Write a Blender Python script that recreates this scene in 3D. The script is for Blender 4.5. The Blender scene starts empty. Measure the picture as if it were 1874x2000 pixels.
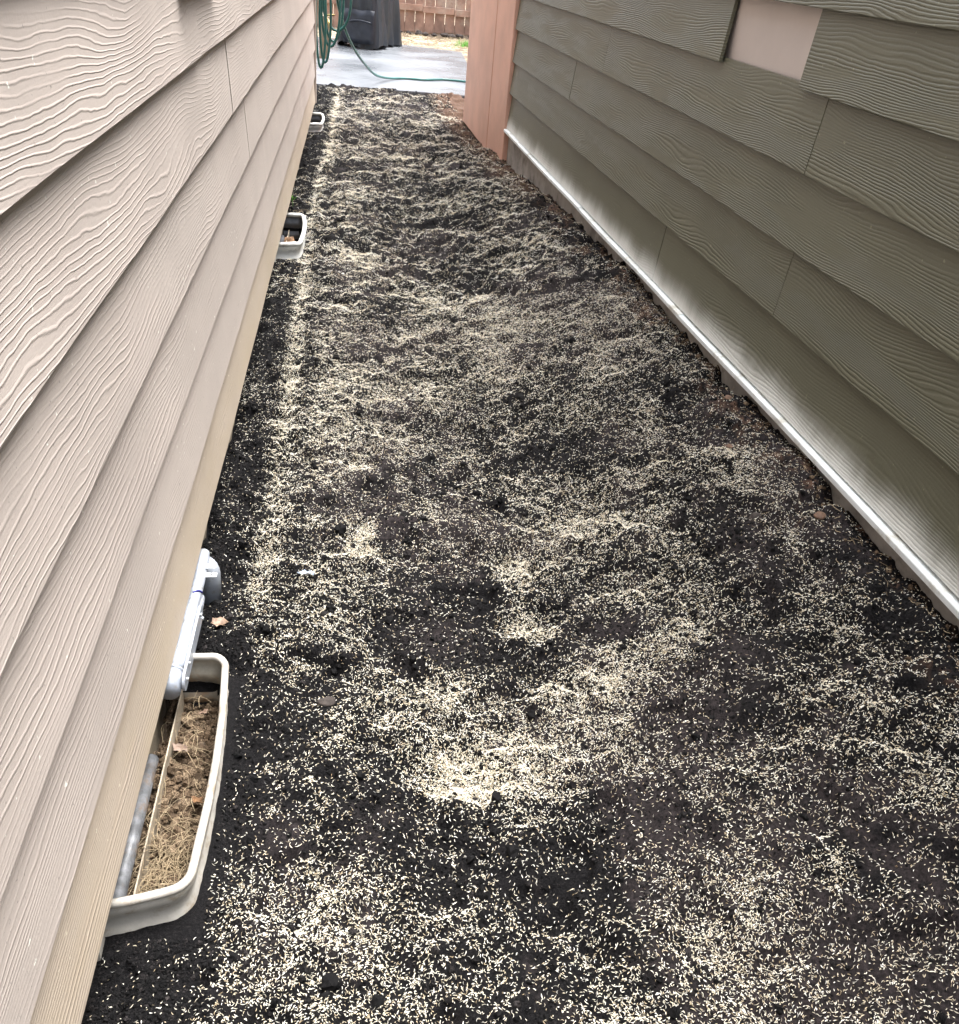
import bpy, bmesh, math, random
import numpy as np
from mathutils import Vector, Matrix, Euler

random.seed(7)
rng = np.random.default_rng(11)
scene = bpy.context.scene
C = scene.collection
R = math.radians

# ------------------------------------------------------------------ camera
cam_d = bpy.data.cameras.new('camera')
cam = bpy.data.objects.new('camera', cam_d)
C.objects.link(cam)
scene.camera = cam
cam_d.sensor_fit = 'HORIZONTAL'
cam_d.sensor_width = 36.0
cam_d.lens = 36.0 * 1907.7 / 1874.0
cam_d.clip_start = 0.03
cam_d.clip_end = 400
PITCH, ROLL, YAW = R(30.158), R(-5.409), R(8.802)
_f = Vector((math.sin(YAW)*math.cos(PITCH), math.cos(YAW)*math.cos(PITCH), -math.sin(PITCH)))
_r = Vector((math.cos(YAW), -math.sin(YAW), 0))
_d = _f.cross(_r)
_r2 = math.cos(ROLL)*_r + math.sin(ROLL)*_d
_d2 = -math.sin(ROLL)*_r + math.cos(ROLL)*_d
M = Matrix((( _r2.x, -_d2.x, -_f.x, 0), (_r2.y, -_d2.y, -_f.y, 0), (_r2.z, -_d2.z, -_f.z, 0), (0, 0, 0, 1)))
M.translation = Vector((0, 0, 1.26))
cam.matrix_world = M

# ------------------------------------------------------------------ light
SUN_EL, SUN_AZ = R(76), R(60)          # azimuth clockwise from +Y
world = bpy.data.worlds.new('World')
scene.world = world
world.use_nodes = True
wn = world.node_tree
bg = wn.nodes['Background']
sky = wn.nodes.new('ShaderNodeTexSky')
sky.sky_type = 'NISHITA'
sky.sun_disc = False
sky.sun_elevation = SUN_EL
sky.sun_rotation = SUN_AZ
sky.air_density = 1.0
sky.dust_density = 6.0
sky.ozone_density = 1.0
hs = wn.nodes.new('ShaderNodeHueSaturation')   # overcast: the blue is veiled by cloud
hs.inputs['Saturation'].default_value = 0.32
wn.links.new(sky.outputs[0], hs.inputs['Color'])
wn.links.new(hs.outputs[0], bg.inputs['Color'])
bg.inputs['Strength'].default_value = 0.15
sun_d = bpy.data.lights.new('sun', 'SUN')
sun_d.energy = 1.5
sun_d.angle = R(35)
sun_d.color = (1.0, 0.97, 0.93)
sun = bpy.data.objects.new('sun', sun_d)
C.objects.link(sun)
sdir = Vector((math.sin(SUN_AZ)*math.cos(SUN_EL), math.cos(SUN_AZ)*math.cos(SUN_EL), math.sin(SUN_EL)))
sun.rotation_euler = sdir.to_track_quat('Z', 'Y').to_euler()
scene.view_settings.view_transform = 'Standard'
scene.view_settings.look = 'None'
scene.view_settings.gamma = 1.0
scene.view_settings.use_curve_mapping = False
scene.view_settings.exposure = 2.1

# ------------------------------------------------------------------ helpers
_tab = rng.random((256, 256))
def vn(x, y, s=0):
    x = x + s*17.31; y = y + s*9.77
    xi = np.floor(x).astype(int); yi = np.floor(y).astype(int)
    fx = x - xi; fy = y - yi
    fx = fx*fx*(3-2*fx); fy = fy*fy*(3-2*fy)
    a = _tab[xi & 255, yi & 255]; b = _tab[(xi+1) & 255, yi & 255]
    c = _tab[xi & 255, (yi+1) & 255]; d = _tab[(xi+1) & 255, (yi+1) & 255]
    return (a*(1-fx)+b*fx)*(1-fy) + (c*(1-fx)+d*fx)*fy
def fbm(x, y, s=0, o=3):
    t = 0; amp = 1; tot = 0
    for i in range(o):
        t = t + amp*vn(x*2**i, y*2**i, s+i*3); tot += amp; amp *= .5
    return t/tot
def sstep(a, b, x):
    t = np.clip((x-a)/(b-a), 0, 1); return t*t*(3-2*t)

def link(o, parent=None):
    C.objects.link(o)
    if parent is not None: o.parent = parent
    return o
def mesh_obj(name, verts, faces, mat=None, parent=None, smooth=False):
    me = bpy.data.meshes.new(name)
    me.from_pydata([tuple(v) for v in verts], [], [tuple(f) for f in faces])
    if mat: me.materials.append(mat)
    if smooth: me.polygons.foreach_set('use_smooth', [True]*len(me.polygons))
    me.update()
    return link(bpy.data.objects.new(name, me), parent)
def from_bm(name, bm, mat=None, parent=None, smooth=False):
    me = bpy.data.meshes.new(name); bm.to_mesh(me); bm.free()
    if mat: me.materials.append(mat)
    if smooth: me.polygons.foreach_set('use_smooth', [True]*len(me.polygons))
    return link(bpy.data.objects.new(name, me), parent)
def tag(o, label=None, cat=None, group=None, kind=None):
    if label: o['label'] = label
    if cat: o['category'] = cat
    if group: o['group'] = group
    if kind: o['kind'] = kind
    return o
def empty(name, loc, label, cat, group=None, rot=(0, 0, 0)):
    o = bpy.data.objects.new(name, None); C.objects.link(o)
    o.location = loc; o.rotation_euler = rot; o.empty_display_size = .1
    return tag(o, label, cat, group)
def bm_box(bm, lo, hi, bev=0.0, mat=None):
    r = bmesh.ops.create_cube(bm, size=1.0)
    vs = r['verts']
    for v in vs:
        v.co = Vector([lo[i] + (v.co[i]+.5)*(hi[i]-lo[i]) for i in range(3)])
    if mat is not None:
        for v in vs: v.co = mat @ v.co
    if bev > 0:
        es = list({e for v in vs for e in v.link_edges})
        bmesh.ops.bevel(bm, geom=es, offset=bev, segments=2, affect='EDGES', profile=.5)
def box(name, lo, hi, m, parent=None, bev=0.0, smooth=False):
    bm = bmesh.new(); bm_box(bm, lo, hi, bev); return from_bm(name, bm, m, parent, smooth)
def tube_geo(path, rad, n=10, close=False):
    P = [Vector(p) for p in path]; k = len(P)
    rads = rad if hasattr(rad, '__len__') else [rad]*k
    vs = []; fs = []
    up = None
    for i, p in enumerate(P):
        if close: t = P[(i+1) % k]-P[i-1]
        else: t = P[min(i+1, k-1)]-P[max(i-1, 0)]
        t.normalize()
        if up is None:
            up = Vector((0, 0, 1)) if abs(t.z) < .9 else Vector((1, 0, 0))
        s = t.cross(up).normalized(); up = s.cross(t).normalized()
        for j in range(n):
            a = 2*math.pi*j/n
            vs.append(p + (s*math.cos(a)+up*math.sin(a))*rads[i])
    for i in range(k if close else k-1):
        for j in range(n):
            a = i*n+j; b = i*n+(j+1) % n; c = ((i+1) % k)*n+(j+1) % n; d = ((i+1) % k)*n+j
            fs.append((a, b, c, d))
    if not close:
        fs.append(tuple(range(n))[::-1]); fs.append(tuple((k-1)*n+j for j in range(n)))
    return vs, fs
def tube(name, path, rad, m, parent=None, n=10, close=False):
    v, f = tube_geo(path, rad, n, close)
    return mesh_obj(name, v, f, m, parent, True)
def catmull(pts, sub=8, close=False):
    P = [Vector(p) for p in pts]; k = len(P); out = []
    rngi = range(k) if close else range(k-1)
    for i in rngi:
        p0 = P[i-1] if (i > 0 or close) else P[0]
        p1 = P[i]; p2 = P[(i+1) % k]
        p3 = P[(i+2) % k] if (close or i+2 < k) else P[-1]
        for j in range(sub):
            t = j/sub
            out.append(.5*((2*p1)+(-p0+p2)*t+(2*p0-5*p1+4*p2-p3)*t*t+(-p0+3*p1-3*p2+p3)*t**3))
    if not close: out.append(P[-1])
    return out

# node helpers
class NT:
    def __init__(s, name):
        s.m = bpy.data.materials.new(name); s.m.use_nodes = True
        s.t = s.m.node_tree; s.b = s.t.nodes['Principled BSDF']
    def n(s, typ, **k):
        nd = s.t.nodes.new(typ)
        for a, b in k.items():
            if a.startswith('i_'):
                key = a[2:]
                nd.inputs[int(key) if key.isdigit() else key.replace('_', ' ')].default_value = b
            else: setattr(nd, a, b)
        return nd
    def l(s, a, b): s.t.links.new(a, b)
    def math(s, op, a, b=None, c=None, clamp=False):
        nd = s.n('ShaderNodeMath', operation=op); nd.use_clamp = clamp
        for i, v in enumerate((a, b, c)):
            if v is None: continue
            if isinstance(v, (int, float)): nd.inputs[i].default_value = v
            else: s.l(v, nd.inputs[i])
        return nd.outputs[0]
    def noise(s, vec, scale=5, detail=3, rough=.5, dist=0):
        nd = s.n('ShaderNodeTexNoise'); nd.inputs['Scale'].default_value = scale
        nd.inputs['Detail'].default_value = detail; nd.inputs['Roughness'].default_value = rough
        nd.inputs['Distortion'].default_value = dist
        if vec is not None: s.l(vec, nd.inputs['Vector'])
        return nd.outputs[0]
    def vec(s, v, sc):
        nd = s.n('ShaderNodeVectorMath', operation='MULTIPLY'); s.l(v, nd.inputs[0]); nd.inputs[1].default_value = sc
        return nd.outputs[0]
    def ramp(s, f, stops):
        nd = s.n('ShaderNodeValToRGB'); cr = nd.color_ramp
        while len(cr.elements) < len(stops): cr.elements.new(.5)
        for e, (p, c) in zip(cr.elements, stops):
            e.position = p; e.color = (*c, 1) if len(c) == 3 else c
        s.l(f, nd.inputs[0]); return nd.outputs[0]
    def mr(s, f, a, b, c=0., d=1., smooth=True):
        nd = s.n('ShaderNodeMapRange'); nd.interpolation_type = 'SMOOTHSTEP' if smooth else 'LINEAR'
        s.l(f, nd.inputs[0])
        for i, v in zip((1, 2, 3, 4), (a, b, c, d)): nd.inputs[i].default_value = v
        return nd.outputs[0]
    def mix(s, f, a, b, blend='MIX'):
        nd = s.n('ShaderNodeMix', data_type='RGBA', blend_type=blend)
        if isinstance(f, (int, float)): nd.inputs[0].default_value = f
        else: s.l(f, nd.inputs[0])
        for i, v in ((6, a), (7, b)):
            if isinstance(v, tuple): nd.inputs[i].default_value = (*v, 1)
            else: s.l(v, nd.inputs[i])
        return nd.outputs[2]
    def bump(s, h, dist, strength=1.0, prev=None):
        nd = s.n('ShaderNodeBump'); nd.inputs['Distance'].default_value = dist; nd.inputs['Strength'].default_value = strength
        s.l(h, nd.inputs['Height'])
        if prev is not None: s.l(prev, nd.inputs['Normal'])
        return nd.outputs[0]
    def base(s, c):
        if isinstance(c, tuple): s.b.inputs['Base Color'].default_value = (*c, 1)
        else: s.l(c, s.b.inputs['Base Color'])
    def rough(s, r):
        if isinstance(r, (int, float)): s.b.inputs['Roughness'].default_value = r
        else: s.l(r, s.b.inputs['Roughness'])
    def metal(s, v): s.b.inputs['Metallic'].default_value = v
    def normal(s, n): s.l(n, s.b.inputs['Normal'])

def simple(name, col, rough=.6, metal=0., var=.15, scale=30, bump=0.0, bscale=80, dirt=None, dscale=12):
    s = NT(name); tc = s.n('ShaderNodeTexCoord').outputs['Object']
    n = s.noise(tc, scale, 4, .6)
    c = s.mix(s.mr(n, .3, .7), tuple(x*(1-var) for x in col), tuple(min(1, x*(1+var)) for x in col))
    if dirt:
        c = s.mix(s.math('MULTIPLY', s.mr(s.noise(tc, dscale, 6, .7), .5, .68), .75), c, dirt)
    s.base(c); s.rough(rough); s.metal(metal)
    if bump: s.normal(s.bump(s.noise(tc, bscale, 5, .65), bump))
    return s.m

def siding_mat(name, col, K, A, wig, depth, rough, dirt=None, white_fade=False, stain=None, rlo=.05, rhi=.34):
    """embossed cedar grain: contour lines of a stretched field, in the plank's own coordinates (x = length, z = height)"""
    s = NT(name)
    tc = s.n('ShaderNodeTexCoord').outputs['Object']
    oi = s.n('ShaderNodeObjectInfo').outputs['Random']
    sh = s.n('ShaderNodeCombineXYZ'); s.l(s.math('MULTIPLY', oi, 60.), sh.inputs[0]); s.l(s.math('MULTIPLY', oi, 23.), sh.inputs[1])
    ad = s.n('ShaderNodeVectorMath', operation='ADD'); s.l(tc, ad.inputs[0]); s.l(sh.outputs[0], ad.inputs[1])
    P = ad.outputs[0]
    sep = s.n('ShaderNodeSeparateXYZ'); s.l(tc, sep.inputs[0]); z = sep.outputs[2]
    n1 = s.noise(s.vec(P, (1.5, 1, 8.0)), 1.0, 1.0, .4)
    n2 = s.noise(s.vec(P, (6., 1, 22.)), 1.0, 1.5, .45)
    n3 = s.noise(s.vec(P, (34., 1, 50.)), 1.0, 1.0, .5)
    T = s.math('ADD', s.math('MULTIPLY', z, K), s.math('MULTIPLY', n1, A))
    T = s.math('ADD', T, s.math('MULTIPLY', n2, wig))
    T = s.math('ADD', T, s.math('MULTIPLY', n3, wig*.20))
    w = s.math('PINGPONG', T, .5)                 # 0..0.5
    ridge = s.mr(w, rlo, rhi)                      # groove lines between rounded ridges
    # wear: some areas pressed shallower
    fade = s.mr(s.noise(s.vec(P, (2.5, 1, 16.)), 1., 2.), .36, .52, .3, 1.)
    fade = s.math('MULTIPLY', fade, s.mr(z, .19, .06, .45, 1.))
    fine = s.noise(s.vec(P, (14., 1, 420.)), 1.0, 3., .6)
    h = s.math('ADD', s.math('MULTIPLY', ridge, fade), s.math('MULTIPLY', fine, .22))
    s.normal(s.bump(s.noise(tc, 160, 4, .6), .00025, 1.0, s.bump(h, depth)))
    c = s.mix(s.mr(s.noise(P, 2.2, 4, .6), .3, .7), tuple(x*.93 for x in col), tuple(x*1.06 for x in col))
    c = s.mix(s.math('MULTIPLY', s.mr(w, .10, .0), .0 if rlo > .1 else .25), c, tuple(x*.6 for x in col))       # darker tone along the grooves
    sp = s.noise(s.vec(P, (1, 1, 1)), 75, 2, .5)
    c = s.mix(s.mr(sp, .72, .76), c, tuple(min(.8, x*1.9) for x in col) if not dirt else tuple(x*.45 for x in col))
    if rlo > .1:
        c = s.mix(s.math('MULTIPLY', s.mr(s.noise(s.vec(P, (1, 1, 1)), 150, 2, .5), .70, .74), .7), c, tuple(x*.35 for x in col))
    if stain:
        f = s.math('MULTIPLY', s.mr(s.noise(s.vec(P, (3., 1, 10.)), 1., 5., .65), .3, .72), s.mr(z, .19, .0, .15, .9))
        c = s.mix(f, c, stain)
    if white_fade:
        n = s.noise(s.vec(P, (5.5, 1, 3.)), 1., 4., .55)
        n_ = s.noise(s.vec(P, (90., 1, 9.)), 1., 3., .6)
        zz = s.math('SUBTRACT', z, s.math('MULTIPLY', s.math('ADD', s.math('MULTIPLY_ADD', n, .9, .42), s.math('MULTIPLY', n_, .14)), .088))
        f = s.math('ADD', s.mr(zz, .015, -.085, 0., .62), s.mr(zz, -.02, -.08, 0., .34))  # whitish tone, strongest at the bottom edge, fading out up the board
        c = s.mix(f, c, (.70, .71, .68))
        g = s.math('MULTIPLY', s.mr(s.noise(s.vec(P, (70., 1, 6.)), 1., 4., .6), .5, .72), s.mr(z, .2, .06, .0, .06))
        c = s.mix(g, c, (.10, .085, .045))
    s.base(c); s.rough(rough)
    return s.m

MT = {}
MT['tan'] = siding_mat('tan_siding_paint', (.475, .42, .385), 105, 11, 1.7, .0005, .5, rlo=.22, rhi=.0)
MT['tan_low'] = siding_mat('tan_siding_paint_splashed', (.47, .40, .33), 120, 9, 1.4, .0008, .55, rlo=.22, rhi=.0, stain=(.47, .39, .29))
MT['olive'] = siding_mat('olive_siding_paint', (.114, .112, .076), 135, 14, 1.7, .0009, .42, dirt=False)
MT['olive_low'] = siding_mat('olive_siding_paint_white_fade', (.112, .110, .074), 120, 13, 1.6, .0006, .45, white_fade=True)
MT['salmon'] = simple('salmon_smear_tint', (.60, .35, .26), .55, var=.10, scale=3, bump=.0006, bscale=120)  # orange lens smear over the olive wall end, put into the colour
MT['tan_trim'] = simple('tan_trim_paint', (.41, .355, .31), .5, var=.06, scale=6, bump=.0004)
MT['sheath'] = simple('beige_sheathing', (.52, .45, .41), .6, var=.04, scale=4, bump=.0002)
MT['flash'] = simple('metal_flashing', (.80, .85, .86), .34, .1, var=.08, scale=14, bump=.0004, bscale=25, dirt=(.5, .47, .40), dscale=9)
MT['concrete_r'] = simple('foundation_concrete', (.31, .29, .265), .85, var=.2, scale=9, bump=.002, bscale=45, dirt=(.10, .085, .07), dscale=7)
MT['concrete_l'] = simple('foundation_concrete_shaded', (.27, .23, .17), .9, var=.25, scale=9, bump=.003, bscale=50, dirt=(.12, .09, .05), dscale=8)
MT['well'] = simple('enamelled_steel', (.45, .43, .39), .42, .0, var=.14, scale=20, bump=.0009, bscale=40, dirt=(.26, .20, .13), dscale=30)
MT['vent_frame'] = simple('dirty_vent_frame', (.36, .31, .24), .6, .0, var=.3, scale=20, bump=.0009, bscale=60, dirt=(.16, .12, .08), dscale=24)
MT['well_white'] = simple('enamelled_steel_clean', (.70, .71, .69), .35, .0, var=.08, scale=16, bump=.0004, bscale=40, dirt=(.25, .22, .18), dscale=20)
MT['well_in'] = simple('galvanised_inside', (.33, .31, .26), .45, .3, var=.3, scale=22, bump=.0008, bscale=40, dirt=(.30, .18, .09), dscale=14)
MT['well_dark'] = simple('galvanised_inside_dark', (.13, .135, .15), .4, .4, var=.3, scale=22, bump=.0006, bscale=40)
MT['steel'] = simple('grey_pipe_steel', (.19, .20, .215), .5, .2, var=.4, scale=40, bump=.0006, bscale=90, dirt=(.24, .15, .08), dscale=18)
MT['pvc'] = simple('grey_conduit', (.41, .45, .52), .38, .15, var=.1, scale=30, bump=.0002, dirt=(.30, .29, .27), dscale=70)
MT['zinc'] = simple('galvanised_strap', (.66, .69, .71), .35, .5, var=.15, scale=60, bump=.0003)
MT['hose'] = simple('green_hose', (.018, .105, .095), .33, var=.15, scale=30)
MT['brass'] = simple('brass', (.50, .38, .16), .4, .8, var=.2, scale=50)
MT['cover'] = simple('black_vinyl', (.009, .012, .018), .42, var=.25, scale=7, bump=.003, bscale=22)
MT['cover_flap'] = simple('grey_vinyl_pocket', (.009, .012, .021), .4, var=.25, scale=7, bump=.002, bscale=22)
MT['black'] = simple('black_rubber', (.015, .015, .015), .6)
MT['box'] = simple('grey_box_metal', (.14, .14, .125), .5, .2, var=.15, scale=20, bump=.0004)
MT['wood'] = simple('cedar_fence', (.29, .175, .13), .75, var=.3, scale=4, bump=.002, bscale=60, dirt=(.34, .27, .22), dscale=3)
MT['board_edge'] = simple('weathered_board', (.42, .33, .25), .8, var=.2, scale=8, bump=.002)
MT['blue_ink'] = simple('blue_tape', (.02, .02, .22), .5)
MT['film'] = simple('blue_film', (.35, .42, .52), .25)
MT['twig'] = simple('dry_straw', (.33, .26, .165), .7, var=.3, scale=60)
MT['green'] = simple('green_leaf', (.10, .30, .03), .5, var=.3, scale=60)
MT['stone'] = simple('brown_stone', (.15, .09, .06), .8, var=.35, scale=60, bump=.002, bscale=120)
MT['dark_stone'] = simple('dark_clod', (.045, .036, .032), .9, var=.35, scale=60, bump=.003, bscale=80)

def leaf_mat():
    s = NT('dry_leaf'); oi = s.n('ShaderNodeObjectInfo').outputs['Random']
    tc = s.n('ShaderNodeTexCoord').outputs['Object']
    c = s.ramp(oi, [(0, (.20, .105, .05)), (.5, (.30, .17, .085)), (1, (.28, .22, .19))])
    c = s.mix(s.math('MULTIPLY', s.mr(s.noise(tc, 120, 4), .4, .65), .6), c, (.10, .055, .03))
    s.base(c); s.rough(.6); s.normal(s.bump(s.noise(tc, 200, 3), .001)); return s.m
MT['leaf'] = leaf_mat()

def soil_mat():
    s = NT('dark_soil')
    geo = s.n('ShaderNodeNewGeometry').outputs['Position']
    clay = s.n('ShaderNodeAttribute', attribute_name='clay').outputs['Fac']
    bare = s.n('ShaderNodeAttribute', attribute_name='bare').outputs['Fac']
    n = s.noise(geo, 260, 5, .65)
    c = s.ramp(n, [(.3, (.0015, .0015, .002)), (.55, (.005, .0047, .0055)), (.75, (.021, .018, .018))])
    c2 = s.ramp(s.noise(geo, 120, 5, .7), [(.35, (.006, .005, .0055)), (.68, (.040, .032, .033))])
    c = s.mix(bare, c, c2)
    c3 = s.ramp(s.noise(geo, 90, 5, .7), [(.3, (.05, .028, .018)), (.5, (.15, .085, .055)), (.75, (.30, .18, .12))])
    c = s.mix(clay, c, c3)
    s.base(c)
    s.rough(s.mr(n, .3, .7, .9, .7)); s.b.inputs['Specular IOR Level'].default_value = .16
    s.normal(s.bump(s.noise(geo, 420, 4, .7), .0022, 1.0, s.bump(s.noise(geo, 150, 4, .65), .004)))
    return s.m
MT['soil'] = soil_mat()
def crumb_mat(name, a, b, c_):
    s = NT(name)
    inst = s.n('ShaderNodeAttribute', attribute_name='tint', attribute_type='INSTANCER').outputs['Fac']
    geo = s.n('ShaderNodeNewGeometry').outputs['Position']
    s.base(s.mix(s.mr(s.noise(geo, 500, 2), .3, .7), s.ramp(inst, [(0, a), (.55, b), (1, c_)]), (a[0]*.6, a[1]*.6, a[2]*.6)))
    s.rough(.8); s.b.inputs['Specular IOR Level'].default_value = .2; return s.m
MT['crumb'] = crumb_mat('soil_crumb', (.002, .002, .0025), (.007, .0065, .007), (.042, .036, .036))
MT['brown_crumb'] = crumb_mat('brown_clod', (.07, .048, .03), (.17, .118, .075), (.30, .225, .15))
def seed_mat():
    s = NT('pale_seed')
    inst = s.n('ShaderNodeAttribute', attribute_name='tint', attribute_type='INSTANCER').outputs['Fac']
    s.base(s.ramp(inst, [(0, (.36, .28, .17)), (.12, (.62, .53, .38)), (.38, (.82, .76, .61)), (.7, (.89, .865, .75)), (1, (.91, .90, .85))]))
    s.rough(.55); return s.m
MT['seed'] = seed_mat()
def patio_mat():
    s = NT('wet_concrete'); geo = s.n('ShaderNodeNewGeometry').outputs['Position']
    n = s.noise(geo, 1.3, 3, .5); g = s.noise(geo, 55, 4, .7)
    c = s.mix(s.mr(n, .3, .7), (.10, .11, .122), (.15, .162, .178))
    c = s.mix(s.math('MULTIPLY', s.mr(g, .5, .75), .5), c, (.12, .115, .12))
    s.base(c); s.rough(s.mr(n, .3, .7, .22, .42)); s.b.inputs['Specular IOR Level'].default_value = .7
    s.normal(s.bump(g, .004)); return s.m
MT['patio'] = patio_mat()
def yard_mat():
    s = NT('straw_dirt'); geo = s.n('ShaderNodeNewGeometry').outputs['Position']
    n = s.noise(geo, 4, 6, .65); g = s.noise(geo, 60, 5, .7)
    c = s.mix(s.mr(n, .4, .62), (.15, .11, .075), (.42, .36, .25))
    c = s.mix(s.math('MULTIPLY', s.mr(g, .45, .65), .8), c, (.10, .075, .06))
    s.base(c); s.rough(.9); s.normal(s.bump(g, .01)); return s.m
MT['yard'] = yard_mat()

# ------------------------------------------------------------------ layout constants (metres)
E_ = 0.18                     # siding exposure
LX = -0.305                   # tan siding face
LFX = -0.337                  # tan foundation face
THR = R(-2.302)               # olive wall direction
AR = 1.1956
DR = Vector((math.sin(THR), math.cos(THR), 0)); NR = Vector((math.cos(THR), -math.sin(THR), 0))
def rw(t, off=0., z=0.):      # point at distance t along olive wall, off = away from the alley
    p = NR*(AR+off) + DR*t; return Vector((p.x, p.y, z))
Y_PATIO = 9.62
L_END = 8.09
R_PANEL = 6.40; R_END = 8.22

WELLS = [(0.935, 1.495, -.212), (4.29, 4.83, -.226), (7.44, 7.93, -.236)]

# density features (world x, y, radius x, radius y, strength)
BRIGHT = [(.035, 2.0, .042, .075, 4.5), (.028, 2.43, .05, .09, 1.4), (.39, 1.66, .06, .06, 2.8), (.39, 1.88, .05, .09, 1.8), (.24, 2.0, .06, .05, .7),
          (.21, 1.245, .075, .07, 5.0), (.205, 1.45, .05, .07, 1.8), (.31, 1.30, .08, .16, 1.8), (.48, 1.452, .09, .06, 2.4), (.445, 1.29, .12, .09, 1.2),
          (-.05, .97, .12, .12, .8), (.60, .90, .10, .12, 1.3), (.355, .763, .06, .05, 1.2), (.965, 1.0, .07, .06, 1.0), (.03, 4.37, .08, .12, 1.2),
          (.83, 4.26, .06, .15, .6), (.83, 2.42, .05, .10, 1.0), (.28, 2.95, .10, .2, .8), (.566, 1.99, .10, .09, .9), (.62, 1.53, .12, .03, 1.5), (.72, 1.57, .06, .02, 1.6),
          (-.03, 3.6, .1, .12, .5), (.15, 3.4, .1, .1, .6), (.5, 3.0, .08, .1, .5), (.6, 2.7, .07, .1, .5), (.93, 2.0, .03, .25, .8), (.98, 1.55, .03, .25, .7)]
DARK = [(.082, 2.03, .020, .09, .95), (.045, 2.13, .05, .025, .85), (.088, 2.36, .03, .09, .85), (.30, 1.78, .04, .05, .7), (-.15, 1.3, .02, .25, .6), (-.12, 1.75, .03, .2, .5), (.565, 1.60, .10, .05, .85), (.76, 1.45, .05, .12, .75), (.88, 1.75, .05, .15, .65), (.39, 1.03, .10, .09, .6), (.19, 1.63, .08, .07, .7),
        (.027, 1.77, .08, .07, .5), (.90, 2.70, .08, .25, .6), (.21, 2.34, .09, .14, .7), (.86, 1.88, .05, .1, .5), (.66, 2.75, .1, .25, .45), (.13, 1.9, .04, .16, .6), (.72, 1.28, .08, .10, .5), (.3, 1.75, .05, .12, .4)]
def track_x(y): return np.interp(y, [0, 1.9, 2.1, 2.54, 3.1, 4.2, 5.06, 6.2, 6.7, 9.5], [-.215, -.206, -.193, -.197, -.203, -.211, -.222, -.205, -.165, -.165])
def wall_d(x, y):             # distance from the olive wall plane, towards the alley
    return AR - (x*NR.x + y*NR.y)

def height_macro(x, y):
    d = wall_d(x, y)
    hb = np.interp(y, [-2, 3.4, 5.0, 6.2, 7.6], [.200, .200, .155, .088, .0])
    z = hb*(1-sstep(-.02, .85, d))**1.15
    z = z + (fbm(x*2.5, y*2.0, 1, 2)-.5)*.035 + (fbm(x*7, y*6, 2, 2)-.5)*.030 - .022*sstep(.60, .74, fbm(x*13, y*11, 7, 1)) + .012*sstep(.55, .8, fbm(x*24, y*20, 8, 1))
    far = sstep(3.5, 6.5, y)
    z = z + far*(fbm(x*4, y*7, 5, 2)-.5)*.03
    tx = track_x(y)
    z = z - .006*np.exp(-((x-tx)/.02)**2) + .006*np.exp(-((x-tx-.05)/.022)**2)
    z = z - .008*np.exp(-((x-tx-.085)/.018)**2)*sstep(3.6, 4.4, y)
    for bx, by, rx, ry, s in BRIGHT[:6]:
        q = ((x-bx)/rx)**2 + ((y-by)/ry)**2
        z = z - .014*np.exp(-q**2) + .009*np.exp(-((np.sqrt(q)-1.35)/.3)**2)
    for bx, by, rx, ry, s in DARK:
        q = ((x-bx)/rx)**2 + ((y-by)/ry)**2
        z = z - .010*s*np.exp(-q)
    # soil against the tan foundation and pressed round the wells
    z = z - .012*(1-sstep(-.33, -.24, x))
    z = z + sstep(9.0, 9.55, y)*.032
    return z
def bare_mask(x, y):
    m = sstep(.46, .60, .65*fbm(x*4+3, y*3, 9, 3)+.35*fbm(x*26, y*26, 10, 3))*.9
    for bx, by, rx, ry, s in DARK[6:9]+DARK[10:11]:
        m = np.maximum(m, .9*np.exp(-(((x-bx)/rx)**2+((y-by)/ry)**2)))
    return np.clip(m*sstep(-.2, -.05, x), 0, 1)
def clay_mask(x, y):
    d = wall_d(x, y)
    m = (1-sstep(.02, .16, d))*sstep(.52, .66, .6*fbm(x*14, y*9, 12, 3)+.4*fbm(x*60, y*60, 13, 2))*.55
    m = np.maximum(m, (1-sstep(.05, .22, d+.05*(fbm(x*9, y*9, 3, 2)-.5)))*sstep(4.6, 6.0, y)*.5)
    return np.clip(m, 0, 1)

# soil grid
gx = np.concatenate([np.arange(-.36, 1.25, .005)])
gy = np.concatenate([np.arange(-1.0, .45, .03), np.arange(.45, 2.6, .005), np.arange(2.6, 5.2, .009), np.arange(5.2, Y_PATIO+.03, .015)])
GX, GY = np.meshgrid(gx, gy)
HZ = height_macro(GX, GY)
bm_ = bare_mask(GX, GY)
rough_amp = (1-.6*bm_)
HZ = HZ + rough_amp*((fbm(GX*38, GY*38, 20, 2)-.5)*.026 + (np.abs(fbm(GX*85, GY*85, 22, 2)-.5))*.022) + (fbm(GX*16, GY*16, 25, 2)-.5)*.010
def in_well(x, y, y0, y1, xo, m):
    r = .05; a = xo-m; b0 = y0+.014+m; b1 = y1-m
    inn = (x < a) & (y > b0) & (y < b1)
    cx_ = a-r+.01
    c0 = (x > cx_) & (y < b0+r-.01) & ((x-cx_)**2+(y-(b0+r-.01))**2 > (r-.01)**2)
    c1 = (x > cx_) & (y > b1-r+.01) & ((x-cx_)**2+(y-(b1-r+.01))**2 > (r-.01)**2)
    return inn & ~c0 & ~c1
dwl = wall_d(GX, GY)
wq = .6*(1-sstep(.0, .06, dwl))
HZ = HZ*(1-wq) + height_macro(GX, GY)*wq - .004*(1-sstep(-.01, .02, dwl))
for y0, y1, xo in WELLS:
    dd = np.maximum(np.maximum(y0-GY, GY-y1), np.maximum(GX-xo, 0))
    wgt = 1-sstep(.0, .05, dd)
    HZ = HZ*(1-wgt*.85) + (-.004+.004*fbm(GX*60, GY*60, 33, 2))*wgt*.85
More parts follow.
